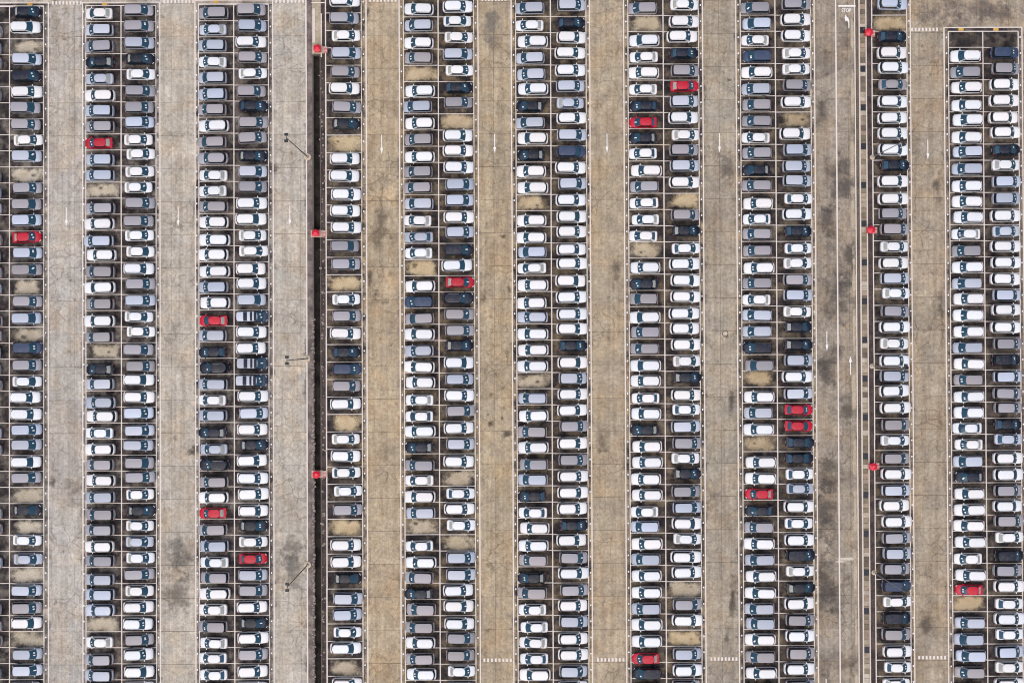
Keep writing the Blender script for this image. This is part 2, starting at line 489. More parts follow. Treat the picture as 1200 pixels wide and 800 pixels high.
# open ditch: two walls, a wet floor and an end wall
def ditch():
    root = empty('drainage_ditch', P(372, 450))
    tag(root, 'long open ditch with dark wet bottom between the lane and the single car column', 'ditch')
    L = lambda p: (p[0] - root.location[0], p[1] - root.location[1], p[2])
    def pr(name, x0, x1, y0, y1, z0, z1, mat):
        b = [P(x0, y1, z0), P(x1, y1, z0), P(x1, y0, z0), P(x0, y0, z0)]
        t = [(p[0], p[1], z1) for p in b]
        f = [(3, 2, 1, 0), (4, 5, 6, 7), (0, 1, 5, 4), (1, 2, 6, 5), (2, 3, 7, 6), (3, 0, 4, 7)]
        return link(name, mesh(name, [L(p) for p in b + t], f, mat), root)
    pr('wall', DR0 - 0.9, DR0 + 0.6, DY0, DY1, -1.0, 0.03, M['ditch_wall'])
    pr('wall', DR1 - 0.6, DR1 + 0.7, DY0, DY1, -1.0, 0.03, M['ditch_wall'])
    pr('end_wall', DR0 + 0.6, DR1 - 0.6, DY0 - 0.5, DY0 + 1.0, -1.0, 0.03, M['ditch_wall'])
    # uneven mud floor
    V, F = [], []
    n, m = 160, 6
    for i in range(n + 1):
        for j in range(m + 1):
            p = P(DR0 + 0.6 + (DR1 - DR0 - 1.2) * j / m, DY0 + (DY1 - DY0) * i / n, -0.85 + random.uniform(-0.05, 0.05) + 0.12 * abs(j - m / 2) / m)
            V.append(L(p))
    for i in range(n):
        for j in range(m):
            q = i * (m + 1) + j
            F.append((q, q + m + 1, q + m + 2, q + 1))
    link('mud_floor', mesh('mud_floor', V, F, M['ditch_mud'], 60), root)
ditch()
# pale concrete cap slab and thin kerb at the head of the ditch
o = quad_sheet('drain_capping_slab', 367.0, 370.3, 9, 49, 0.05, M['kerb'], thick=0.1)
tag(o, 'long narrow pale concrete slab lying beyond the head of the open ditch', 'slab')
o = quad_sheet('kerb', 376.8, 378.3, 15, 66, 0.10, M['kerb'], thick=0.16)
tag(o, kind='structure')

# covered drain on the right: kerbs, concrete plates, iron gratings
def covered_drain():
    root = empty('covered_drain', P(1013.5, 400))
    tag(root, 'narrow drain of pale concrete cover plates with black gratings beside the access road', 'drain')
    L = lambda p: (p[0] - root.location[0], p[1] - root.location[1], p[2])
    def pr(name, x0, x1, y0, y1, z0, z1, mat, ch=0.0):
        b = [P(x0, y1, z0), P(x1, y1, z0), P(x1, y0, z0), P(x0, y0, z0)]
        t = [(p[0], p[1], z1) for p in b]
        f = [(3, 2, 1, 0), (4, 5, 6, 7), (0, 1, 5, 4), (1, 2, 6, 5), (2, 3, 7, 6), (3, 0, 4, 7)]
        return link(name, mesh(name, [L(p) for p in b + t], f, mat), root)
    pr('kerb', 1008.6, 1010.2, WY0, WY1, -0.06, 0.05, M['kerb'])
    pr('kerb', 1016.6, 1018.0, WY0, WY1, -0.06, 0.05, M['kerb'])
    mats = [rough_ground('cover_plate_concrete', lin(*[v * .84 for v in c]), lin(*c), lin(205, 196, 182), .5) for c in ((182, 167, 146), (160, 145, 126), (196, 184, 166), (140, 128, 108), (172, 152, 132), (120, 108, 96))]
    gy = [37.5 + 45.35 * i for i in range(-2, 19)]
    y = WY0
    while y < WY1:
        nxt = next((g for g in gy if g + 3.6 > y + 0.1), 1e9)
        if nxt - 3.6 <= y + 0.1:
            # grating: frame plus bars
            y0, y1 = nxt - 3.5, nxt + 3.5
            cx, cy, _ = P(1013.4, nxt)
            hx, hy = 3.1 / S, 3.4 / S
            parts = [box_data(-hx, hx, -hy, hy, -0.05, 0.0)]
            nb = 7
            for k in range(nb):
                yy = -hy + (k + 0.5) * 2 * hy / nb
                parts.append(box_data(-hx, hx, yy - 0.032, yy + 0.032, 0.001, 0.028))
            v, f = join(parts)
            o = link('grating', mesh('grating', v, f, M['grate']), root, L((cx, cy, 0)))
            y = nxt + 3.6
            continue
        h = min(5.9 + random.uniform(-0.5, 0.5), nxt - 3.6 - y, WY1 - y)
        if h > 0.8:
            o = pr('cover_plate', 1010.4, 1016.4, y + 0.2, y + h - 0.2, -0.05, 0.02 + random.uniform(-0.01, 0.01), random.choice(mats))
        y += h
covered_drain()

# ---------------------------------------------------------------- painted markings
ZL = 0.006
def line_v(x, w, y0, y1, name='edge_line', parent=None, mat='line', seg=1):
    return quad_sheet(name, x - w / 2, x + w / 2, y0, y1, ZL, M[mat], parent or strip_at(x), comp=True)
def line_h(x0, x1, y, w, name='bay_line', parent=None, z=ZL + 0.004, comp=False):
    return quad_sheet(name, x0, x1, y - w / 2, y + w / 2, z, M['line'], parent, comp=comp)

# columns: key, direction (+1 faces right), back line x, front line x, first line y, pitch, bays string
CARS = {
 0: (-1, 11.0, -31.0, 27.0, 18.75, 0, '. GM SM GM . GM . . . . GM SM SM . GM GM GM SM . GM GM SM GM GM . . SM GM . . . GM GM . SM . . GM GM GM . GM .'),
 1: (1, 11.0, 51.2, 27.0, 18.75, 0, 'Bc WS . SM BM WS GM GM Wc SM . GM GM SM Rc SM GM . GM SM . UM GM Wc WS WS SM SM WS GM . Bc . Wc Sc . SM GM WS . SM SM GM'),
 2: (-1, 142.2, 100.6, 25.6, 18.79, 0, 'Wc SM GM Bc Sc WS SM GM Rc SM SM . GM WS SM WS GM WS GM WS GM . Bc SM SS WS Wd WS GM WS SM GM GM WS GM SM SM SS . Wc GM SM WS'),
 3: (1, 142.2, 183.0, 25.6, 18.79, 0, 'GM GM SM Bc Wc GM GM SM Wc Wc Wc Wc GM GM Wc Wc WS GM SM Wc Wc GM GM WS WS SM SM SM GM GM Wd Bc Wc Sc Wc GM Wc WS WS GM WS WS WS'),
 4: (-1, 274.4, 233.2, 24.6, 18.81, 0, 'GM Sc SM Wc SM SM GM WS GM GS Wc Wc GM WS WS WS WS SM WS Rc SM Bd BS SM Wc SM Bc Sc BS GM WS Rc GM SM Wc GM WS Wc GM Wc Wd Wd WS'),
 5: (1, 274.4, 315.2, 24.6, 18.81, 0, 'GM SM WS GM Wc GM Bd GM GM Bc SM GM WS WS Wc Wc WS WS SM PV WS WS PV PV WS SM WS Bc WS WS WS WS Bc Wc Rd SM GM WS Bc WS GM WS WS'),
 6: (1, 382.6, 424.4, 15.4, 20.43, 0, 'WS GM Wc SM GM WS GM Bc . WS WS WS WS WS GM GM . Wc GM WS Bd UM GM WS . Wc WS Wd Wc GM . WS WS Bc SM SM Wd WS . WS'),
 7: (-1, 514.6, 473.8, 20.0, 18.94, 0, 'WS SM WS GM . WS SM WS GM WS GM GM SM Wc Sd Wc . WS UM GM WS SS WS WS Wc Wd WS Bc GM Wc WS SM . Wd WS GM Bc GM GM WS GM WS GM'),
 8: (1, 514.6, 556.4, 20.0, 18.94, 0, 'WS Wd Wc SM Wc Bd GM . WS WS WS SM SM WS SM BM WS Rc BS GM GM Bc WS SM WS GM WS SM WS . Wd WS Wc . SM SM WS WS WS GM GM Wc GM'),
 9: (-1, 646.6, 605.6, 19.6, 18.94, 0, 'SM Wc WS SM SM WS Bc SM WS Bc WS WS . WS WS SM Wc WS WS SS WS WS WS . SM WS GM WS GM SM Bd Wd WS WS GM Bc GM Wc Wc Wc Wd WS SM'),
 10: (1, 646.6, 688.4, 19.6, 18.94, 0, 'SM Bd WS WS WS SM Sc WS SM UM WS SM WS WS WS WS WS WS WS WS WS Bd WS SM WS WS GM WS GM WS WS WS Bd WS GM WS GM WS SM WS WS SM WS'),
 11: (-1, 779.0, 737.6, 18.4, 18.93, 0, 'GM . WS Wc WS Wc Bd Rd Bc Wd WS GM Wd Wc Wd . WS Bc GM WS GM GM WS WS Wd WS Bc WS WS WS WS Wc SM WS SM WS WS SM WS WS Rc BM WS'),
 12: (1, 779.0, 820.6, 18.4, 18.93, 0, 'Wc WS WS Bd GM Rc SM WS Wc GM SM WS . GM Bc Wd WS WS WS WS WS WS Wc Bc WS Wd SM GM Wc Bc GM SM WS Wc WS WS . GM WS . SM WS GM'),
 13: (-1, 910.6, 869.6, 18.0, 18.92, 0, 'GM SM Wc UM WS SM GM GM Wc GM Bc GM WS Wd GM GM WS GM Wc SM SM BM GM . WS SM WS . WS WS Rc Bd GM WS SM WS WS SM SM WS GM WS GM'),
 14: (1, 910.6, 952.2, 18.0, 18.92, 0, 'GM WS WS Wc Wc GM WS . WS SM SM SM Wd WS Bd Wd Wc GM SM Wc Bc Bc SM WS SM Rd Rd Bd Bd Wd Sd WS Wd WS BM Wc Bc WS GM WS GM WS GM'),
 15: (1, 1024.2, 1065.2, 18.0, 18.87, 0, 'SS . Bd WS WS Gd WS WS WS WS Bd WS WS GM GM Wc WS SM Wc GM WS Wc WS SM WS WS GM Wc GM WS SM WS WS GM SM GM UM Wc BM GM WS Wd Wc'),
 16: (-1, 1154.6, 1114.2, 18.0, 18.87, 2, '. WS GM WS WS WS WS SM SM WS WS WS Wc GM WS SM WS WS WS SM WS GM WS WS Wd Wc SM Bc WS WS WS WS Wc WS Rc . SM SM SM GM Rc'),
 17: (1, 1154.6, 1196.0, 18.0, 18.87, 2, '. UM GM WS WS WS WS Bd Wc SM SM WS Sd WS WS WS SM WS WS GM BM SM GM GM Bd Sd WS WS GM WS GM Wc BM GM WS Wd WS Wd SM Wc WS'),
}
ORD = ['cut-off leftmost column', 'second column from the left', 'third column from the left', 'fourth column from the left', 'fifth column from the left',
       'sixth column from the left', 'single column beside the ditch', 'eighth column from the left', 'ninth column from the left', 'ninth column from the right',
       'eighth column from the right', 'seventh column from the right', 'sixth column from the right', 'fifth column from the right', 'fourth column from the right',
       'third column from the right', 'second column from the right', 'rightmost column']

empties = []
markers_v, markers_f = [], []
def marker(px, py):
    x, y, _ = P(px, py)
    v, f = bevel_box(x - 0.105, x + 0.105, y - 0.12, y + 0.12, 0.0, 0.06, 0.02)
    n = len(markers_v)
    markers_v.extend(v); markers_f.extend(tuple(i + n for i in q) for q in f)

for k, (d, xb, xf, y0, pitch, first, s) in CARS.items():
    toks = s.split()
    root = strip_at((xb + xf) / 2)
    n = len(toks)
    ya = y0 + pitch * (first - 1)
    yb = y0 + pitch * (first + n - 1)
    for i in range(n + 1):
        yy = ya + pitch * i + 0.005 * ((xb + xf) / 2 - 600)
        if i == 0 and first == 0 and k in (7, 8, 9, 10, 11, 12, 13, 14, 15): continue
        a, b = min(xb, xf), max(xb, xf)
        line_h(a + 0.2, b - 0.2, yy, 0.80, parent=root)
    for i, t in enumerate(toks):
        yy = ya + pitch * (i + 0.5) + 0.005 * ((xb + xf) / 2 - 600)
        marker(xf + d * 2.4 , yy - 2.5 + random.uniform(-0.3, 0.3))
        if t == '.' and k > 0:
            empties.append((k, root, min(xb, xf), max(xb, xf), yy, pitch))
mk = link('bay_markers', mesh('bay_markers', markers_v, markers_f, M['marker']))
tag(mk, 'small white bay marker blocks between the double lines along every column', 'marker', kind='stuff')

# long lines: (x, width px, y top, y bottom)
LONG = [(11, 1.5, 7, WY1), (51.2, 1.3, 7, WY1), (56.6, 1.6, 3, WY1),
        (97, 1.6, 3, WY1), (100.6, 1.3, 7, WY1), (142.2, 1.5, 7, WY1), (183, 1.3, 7, WY1), (187.6, 1.6, 3, WY1),
        (229, 1.6, 0, WY1), (233.2, 1.3, 5, WY1), (274.4, 1.5, 5, WY1), (315.2, 1.3, 5, WY1), (320.4, 1.6, 0, WY1),
        (382.4, 1.7, -70, WY1), (424.4, 1.4, -70, WY1), (430, 1.8, -70, WY1),
        (469, 1.8, -70, WY1), (473.8, 1.4, -70, WY1), (514.6, 1.6, -70, WY1), (556.4, 1.4, -70, WY1), (561.4, 1.7, -70, WY1),
        (600.6, 1.7, -70, WY1), (605.6, 1.4, -70, WY1), (646.6, 1.6, -70, WY1), (688.4, 1.4, -70, WY1), (692.6, 1.7, -70, WY1),
        (732.6, 1.7, -70, WY1), (737.6, 1.4, -70, WY1), (779, 1.6, -70, WY1), (820.6, 1.4, -70, WY1), (825.4, 1.7, -70, WY1),
        (864.4, 1.7, -70, WY1), (869.6, 1.4, -70, WY1), (910.6, 1.6, -70, WY1), (952.2, 1.4, -70, WY1), (956.6, 1.7, -70, WY1),
        (982, 2.0, -70, WY1), (1024.2, 1.5, -70, WY1), (1065.2, 1.4, -70, WY1), (1069.4, 1.6, -70, WY1),
        (1109, 1.7, 32, WY1), (1114.2, 1.4, 37, WY1), (1154.6, 1.5, 37, WY1), (1196, 1.4, 37, WY1), (1200.5, 1.6, 32, WY1)]
for x, w, ya, yb in LONG:
    p = strip_at(x)
    y = ya
    while y < yb:                      # painted in runs, so wear and tone break up
        h = min(random.uniform(90, 170), yb - y)
        line_v(x + random.uniform(-0.12, 0.12), 0.80 * w * random.uniform(0.92, 1.06), y, y + h - 0.02, 'edge_line', p)
        y += h
o = line_v(359.4, 1.6, WY0, 75, 'edge_line', strip_root[5][2]); o = line_v(359.6, 1.4, 75.2, WY1, 'edge_line', strip_root[5][2])
line_v(1004.2, 1.2, WY0, WY1, 'edge_line', strip_root[15][2])
# closing double lines at the block heads
for (a, b, yo, yi, ia, ib) in ((-20, 56.6, 3, 7.2, -20, 51.2), (97, 187.6, 3, 6.6, 100.6, 183), (229, 320.4, 0.4, 4.6, 233.2, 315.2), (1109, 1200.5, 32.4, 37.0, 1114.2, 1196)):
    p = strip_at((a + b) / 2)
    line_h(a, b, yo, 1.2, 'end_line', p, ZL + 0.008, True)
    line_h(ia, ib, yi, 1.0, 'end_line', p, ZL + 0.008, True)
line_h(366, 381.5, 3.4, 1.2, 'end_line', strip_root[5][2], 0.02, True)
# yellow numbers blocks at the heads
for x, y in ((35, 5.0), (123, 4.8), (254, 2.4), (1129, 34.7), (1170, 34.7)):
    quad_sheet('yellow_mark', x - 3.0, x + 3.0, y - 1.5, y + 1.5, ZL + 0.012, M['yellow'], strip_at(x), comp=True)
# dashed give-way rows
for (x0, x1, y, n) in ((60, 97, 3.6, 9), (191, 229, 2.0, 9), (322.5, 358.5, 1.6, 8), (433, 467, 0.4, 8), (564, 599.5, 773.0, 8), (697.0, 731, 772.6, 8), (829.5, 863.0, 771.6, 8), (1072.5, 1107, 770, 8), (1069.5, 1103, 34.8, 8), (565, 596, -0.6, 8), (956.8, 958, 772, 1)):
    p = strip_at((x0 + x1) / 2)
    w = (x1 - x0) / n
    for i in range(n):
        quad_sheet('crossing_dash', x0 + w * i + w * 0.22, x0 + w * i + w * 0.74, y - 2.0, y + 2.0, ZL + 0.006, M['line'], p, comp=True)
# straight arrows
def arrow(px, y0, y1, up=False):
    p = strip_at(px)
    h = 7.0
    c = 0.005 * (px - 600); y0 += c; y1 += c
    if up:
        pts = [(px - 0.55, y1), (px + 0.55, y1), (px + 0.55, y0 + h), (px + 1.9, y0 + h), (px, y0), (px - 1.9, y0 + h), (px - 0.55, y0 + h)]
    else:
        pts = [(px - 0.5, y0), (px - 0.5, y1 - h), (px - 1.7, y1 - h), (px, y1), (px + 1.7, y1 - h), (px + 0.5, y1 - h), (px + 0.5, y0)]
    V = [P(a, b, ZL + 0.004) for a, b in pts]
    link('arrow', mesh('arrow', V, [tuple(range(len(V)))], M['arrow']), p)
M['arrow'] = plain('fresh_white_road_paint', lin(228, 224, 218), 0.7, var=0.14)
for px, a_, b_ in ((77.7, 243, 265), (209, 242.5, 265), (340, 242, 264.5), (448, 158, 180.5), (580.6, 157, 179.5), (712.5, 156.5, 179), (844.5, 156, 179), (969, 388, 411), (1089, 164, 187), (965.5, 795, 818)):
    arrow(px, a_, b_)
arrow(996.5, 417, 439, up=True)
# stop line, STOP and the left-turn arrow
rp = strip_root[15][2]
quad_sheet('stop_line', 985.0, 1005.3, 6.2, 8.2, ZL + 0.004, M['arrow'], rp, comp=True)
cu = bpy.data.curves.new('stop_text', 'FONT'); cu.body = 'STOP'; cu.size = 1.0; cu.align_x = 'CENTER'; cu.align_y = 'CENTER'
cu.extrude = 0.0; cu.offset = 0.02
tmp = bpy.data.objects.new('stop_tmp', cu); col.objects.link(tmp)
dg = bpy.context.evaluated_depsgraph_get()
me = bpy.data.meshes.new_from_object(tmp.evaluated_get(dg))
bpy.data.objects.remove(tmp)
xs = [v.co.x for v in me.vertices]; ys = [v.co.y for v in me.vertices]
sx = 11.2 / S / (max(xs) - min(xs)); sy = 4.6 / S / (max(ys) - min(ys))
cx, cy = (max(xs) + min(xs)) / 2, (max(ys) + min(ys)) / 2
t0 = P(994.5, 12.4 + 1.97)
for v in me.vertices: v.co = ((v.co.x - cx) * sx + t0[0], (v.co.y - cy) * sy + t0[1], ZL + 0.006)
me.materials.clear(); me.materials.append(M['arrow'])
link('stop_lettering', me, rp)
pts = [(998.0, 35.4), (996.9, 35.5), (996.6, 28.5), (995.8, 27.0), (994.4, 26.4), (993.6, 27.6), (992.3, 23.5), (993.6, 19.0), (994.6, 21.4), (996.8, 23.4), (997.8, 26.5)]
V = [P(a_, b_, ZL + 0.004) for a_, b_ in pts]
link('turn_arrow', mesh('turn_arrow', V, [tuple(range(len(V)))], M['arrow']), rp)

# ---------------------------------------------------------------- clean patches where cars have been moved, stains
for k, root, a_, b_, yy, pitch in empties:
    if k <= 5: rgb = random.choice([(190, 180, 162), (182, 172, 154), (196, 187, 170)])
    elif k <= 12: rgb = random.choice([(194, 176, 144), (188, 171, 142), (182, 169, 146), (180, 168, 148)])
    else: rgb = random.choice([(180, 162, 132), (172, 156, 130)])
    if k >= 16 and yy < 60: continue
    d = CARS[k][0]
    m = (a_ + b_) / 2 + d * 1.5
    hw = (b_ - a_) / 2 - random.uniform(-1.5, 2.5)
    hh = pitch / 2 - random.uniform(-1.2, 0.8)
    quad_sheet('clean_patch', m - hw, m + hw, yy - hh, yy + hh, 0.002, M['clean'], root, rgb, uv=True, gain=1.22)
    for _ in range(random.choice((0, 0, 1, 1, 2))):
        ox, oy, r_ = random.uniform(-.5, .5) * hw + m, random.uniform(-.4, .4) * hh + yy, random.uniform(2.0, 5.0)
        quad_sheet('oil_spot', ox - r_, ox + r_, oy - r_ * .7, oy + r_ * .7, 0.0028 + 0.0003 * _, M['stain'], root, (52, 46, 44), uv=True)
STAINS = [(207, 652, 44, 66, (112, 108, 104)), (206, 700, 44, 60, (134, 126, 118)), (340, 668, 40, 56, (120, 118, 114)), (340, 640, 40, 40, (134, 128, 120)),
          (986, 215, 56, 80, (96, 92, 92)), (972, 260, 36, 60, (90, 86, 86)), (980, 350, 50, 80, (92, 88, 86)), (970, 430, 40, 70, (84, 80, 80)),
          (966, 600, 40, 90, (88, 84, 84)), (975, 560, 50, 60, (98, 92, 88)), (968, 690, 36, 110, (84, 80, 80)), (990, 480, 40, 60, (100, 94, 88)), (998, 300, 26, 70, (84, 80, 78)), (964, 130, 20, 60, (92, 86, 84)),
          (575, 496, 12, 9, (62, 56, 54)), (595, 508, 16, 10, (60, 54, 52)), (572, 485, 6, 6, (58, 52, 50)), (588, 490, 5, 8, (60, 54, 50)), (568, 503, 10, 7, (66, 60, 56)), (574, 462, 9, 8, (62, 56, 52)), (588, 440, 5, 5, (64, 58, 54)),
          (597, 340, 8, 14, (66, 60, 56)), (590, 278, 8, 6, (70, 62, 58)), (595, 420, 7, 26, (74, 66, 60)), (566, 350, 10, 26, (96, 84, 74)),
          (722, 320, 18, 60, (108, 98, 88)), (706, 520, 18, 40, (112, 102, 92)), (850, 392, 12, 10, (66, 62, 60)), (857, 470, 10, 60, (84, 78, 76)), (852, 200, 24, 60, (116, 108, 102)), (857, 94, 8, 6, (70, 64, 62)), (857, 700, 12, 70, (84, 76, 70)), (850, 745, 14, 50, (96, 88, 80)),
          (1100, 225, 16, 60, (84, 78, 74)), (1102, 360, 12, 46, (80, 74, 72)), (1084, 735, 30, 40, (98, 90, 82)), (1160, 14, 120, 40, (104, 98, 98)), (1100, 16, 70, 36, (132, 124, 118)),
          (432, 12, 8, 24, (70, 62, 56)), (448, 262, 34, 70, (118, 106, 92)), (440, 345, 16, 26, (82, 74, 66)), (452, 352, 12, 14, (80, 72, 66)), (578, 30, 30, 70, (134, 130, 126)),
          (86, 575, 36, 40, (138, 128, 116)), (62, 565, 12, 20, (84, 76, 70)), (225, 530, 16, 16, (50, 44, 40)), (226, 524, 7, 8, (40, 36, 34)), (433, 330, 8, 40, (84, 76, 68))]
def stain_strip(px):
    for xa, xb, root, nm in strip_root:
        if xa <= px <= xb: return root
    return strip_root[15][2]
for i, (x, y, w, h, rgb) in enumerate(STAINS):
    quad_sheet('stain', x - w / 2, x + w / 2, y - h / 2, y + h / 2, 0.0015 + 0.00004 * i, M['stain'], stain_strip(x), rgb, uv=True, comp=True)
# cement-filled trench across the road and along its gutter
for (x0, x1, y0, y1) in ((976, 1006.5, 652.5, 656.5), (976, 990, 656.6, 659.0)):
    quad_sheet('trench_patch', x0, x1, y0, y1, 0.003, M['clean'], rp, (222, 212, 196), uv=True, comp=True)
for y in range(-60, 860, 70):
    quad_sheet('gutter_film', 998 + random.uniform(-1, 1), 1003.5, y, y + 66, 0.0031, M['clean'], rp, (200, 186, 164), uv=True)
    quad_sheet('gutter_film', 1004.9, 1008.4, y + 10, y + 74, 0.0012, M['clean'], rp, (120, 108, 96), uv=True)

# manhole
def manhole(px, py):
    root = empty('manhole_cover', P(px, py, 0.0))
    tag(root, 'round pale manhole cover in the dark lane by the dashed rows', 'manhole cover')
    v, f = tube([(0, 0, -0.02), (0, 0, 0.012), (0, 0, 0.02)], [0.46, 0.46, 0.44], 24)
    link('ring', mesh('ring', v, f, M['grate']), root)
    v, f = tube([(0, 0, 0.021), (0, 0, 0.028)], [0.36, 0.35], 24)
    link('lid', mesh('lid', v, f, M['cover']), root)
manhole(850, 392)

# ---------------------------------------------------------------- cars
def section(w, zb, zs, zt):
    h = [(0, zb), (w * .80, zb), (w * .95, zb + .05), (w * .995, zb + .20), (w, zb + (zs - zb) * .55), (w * .975, zs - .07), (w * .90, zs), (w * .52, zt - .010), (0, zt)]
    return h + [(-y, z) for y, z in h[-2:0:-1]]

def loft(stations):
    V, F = [], []
    n = None
    for (x, w, zb, zs, zt) in stations:
        r = section(w, zb, zs, zt)
        n = len(r)
        V += [(x, y, z) for y, z in r]
    for i in range(len(stations) - 1):
        for k in range(n):
            j = (k + 1) % n
            F.append((i * n + k, (i + 1) * n + k, (i + 1) * n + j, i * n + j))
    F.append(tuple(range(n)))
    m = (len(stations) - 1) * n
    F.append(tuple(m + k for k in range(n))[::-1])
    return V, F

class Cabin:
    """glasshouse between the belt line and the roof edge"""
    def __init__(s, xb0, xb1, wb, zb, xr0, xr1, wr, zr, bf=0.16, br=0.06, zbf=None, zbr=None):
        s.__dict__.update(xb0=xb0, xb1=xb1, wb=wb, zb=zb, xr0=xr0, xr1=xr1, wr=wr, zr=zr, bf=bf, br=br)
        s.zbf = zbf if zbf is not None else zb; s.zbr = zbr if zbr is not None else zb
    def front(s, u, v, o=0.0):
        x = s.xb1 + (s.xr1 - s.xb1) * v + s.bf * (1 - u * u) * (1 - 0.35 * v) + 0.05 * math.sin(math.pi * v)
        w = s.wb + (s.wr - s.wb) * v
        z = s.zbf + (s.zr - s.zbf) * v + 0.03 * (1 - u * u) * v
        return (x + o * 0.7, u * w * (1 - 0.02 * (1 - abs(u))), z + o * 0.7)
    def rear(s, u, v, o=0.0):
        x = s.xb0 + (s.xr0 - s.xb0) * v - s.br * (1 - u * u) - 0.03 * math.sin(math.pi * v)
        w = s.wb + (s.wr - s.wb) * v
        z = s.zbr + (s.zr - s.zbr) * v + 0.03 * (1 - u * u) * v
        return (x - o * 0.8, u * w, z + o * 0.6)
    def side(s, sg, u, v, o=0.0):
        x0 = s.xb0 + (s.xr0 - s.xb0) * v; x1 = s.xb1 + (s.xr1 - s.xb1) * v
        zz = s.zbr + (s.zbf - s.zbr) * u
        w = s.wb + (s.wr - s.wb) * v + 0.02 * math.sin(math.pi * v)
        return (x0 + (x1 - x0) * u, sg * (w + o), zz + (s.zr - zz) * v + o * 0.25)
    def patch(s, fn, u0, u1, v0, v1, nu, nv, o, flip=False, fade=0.0):
        V, F = [], []
        for j in range(nv + 1):
            for i in range(nu + 1):
                v = v0 + (v1 - v0) * j / nv
                u = u0 + (u1 - u0) * i / nu
                V.append(fn(u, v, o))
        for j in range(nv):
            for i in range(nu):
                q = j * (nu + 1) + i
                f = (q, q + 1, q + nu + 2, q + nu + 1)
                F.append(f[::-1] if flip else f)
        return V, F
    def shell(s):
        parts = [s.patch(s.front, -1, 1, 0, 1, 6, 3, 0), s.patch(s.rear, -1, 1, 0, 1, 6, 3, 0, True),
                 s.patch(lambda u, v, o: s.side(1, u, v, o), 0, 1, 0, 1, 6, 3, 0, True), s.patch(lambda u, v, o: s.side(-1, u, v, o), 0, 1, 0, 1, 6, 3, 0)]
        return join(parts)
    def roof(s, nx=8, ny=6, crown=0.05, t=0.05, over=0.01, rnd_=0.16):
        """crowned panel with rounded corners"""
        V, F = [], []
        for j in range(ny + 1):
            u = -1 + 2 * j / ny
            for i in range(nx + 1):
                f = i / nx
                xr = s.rear(u, 1)[0] - over; xf = s.front(u, 1)[0] + over
                e = abs(u) ** 4 * rnd_
                x = xr + e + (xf - xr - 2 * e) * f
                lift = crown * (1 - u * u) * (1 - (2 * f - 1) ** 4 * 0.6) + 0.02 * (1 - (2 * f - 1) ** 2)
                V.append((x, u * (s.wr + over) * (1 - 0.05 * abs(2 * f - 1) ** 6), s.zr + 0.015 + lift))
        n1 = nx + 1
        for j in range(ny):
            for i in range(nx):
                q = j * n1 + i
                F.append((q, q + 1, q + n1 + 1, q + n1))
        # skirt
        rim = [i for i in range(n1)] + [j * n1 + nx for j in range(1, ny + 1)] + [ny * n1 + i for i in range(nx - 1, -1, -1)] + [j * n1 for j in range(ny - 1, 0, -1)]
        base = len(V)
        for q in rim:
            x, y, z = V[q]
            V.append((x * 1.004, y * 1.006, z - t))
        L = len(rim)
        for i in range(L):
            j = (i + 1) % L
            F.append((rim[i], base + i, base + j, rim[j]))
        return V, F

def wheel_mesh(r, w):
    t = tube([(0, -w / 2, 0), (0, -w / 2 + .02, 0), (0, w / 2 - .02, 0), (0, w / 2, 0)], [r * .93, r, r, r * .93], 18)
    h = tube([(0, -w / 2 - .004, 0), (0, w / 2 + .004, 0)], [r * .62, r * .62], 14)
    return t, h

def lamp_patch(pts):
    """small solid block from a 4-point outline pushed along x,z"""
    V = [tuple(p) for p in pts]
    c = Vector((0, 0, 0))
    for p in V: c += Vector(p) / len(V)
    V2 = [tuple(Vector(p) * 0.86 + c * 0.14 + Vector((0.03 if c.x > 0 else -0.03, 0.015 * (1 if c.y > 0 else -1), 0.01))) for p in V]
    n = len(V)
    F = [tuple(range(n, 2 * n))] + [(i, (i + 1) % n, n + (i + 1) % n, n + i) for i in range(n)]
    return V + V2, F

def mirrored(fn):
    return [fn(1), fn(-1)]

PARTS = {}
def register(kind, items):
    """items: (name, verts, faces, material, smooth, painted, loc)"""
    out = []
    for name, v, f, mat, sm, painted, loc in items:
        me = mesh(kind + '_' + name, v, f, mat, sm)
        bm = bmesh.new(); bm.from_mesh(me); bmesh.ops.recalc_face_normals(bm, faces=bm.faces); bm.to_mesh(me); bm.free()
        out.append((name, me, painted, loc))
    PARTS[kind] = out

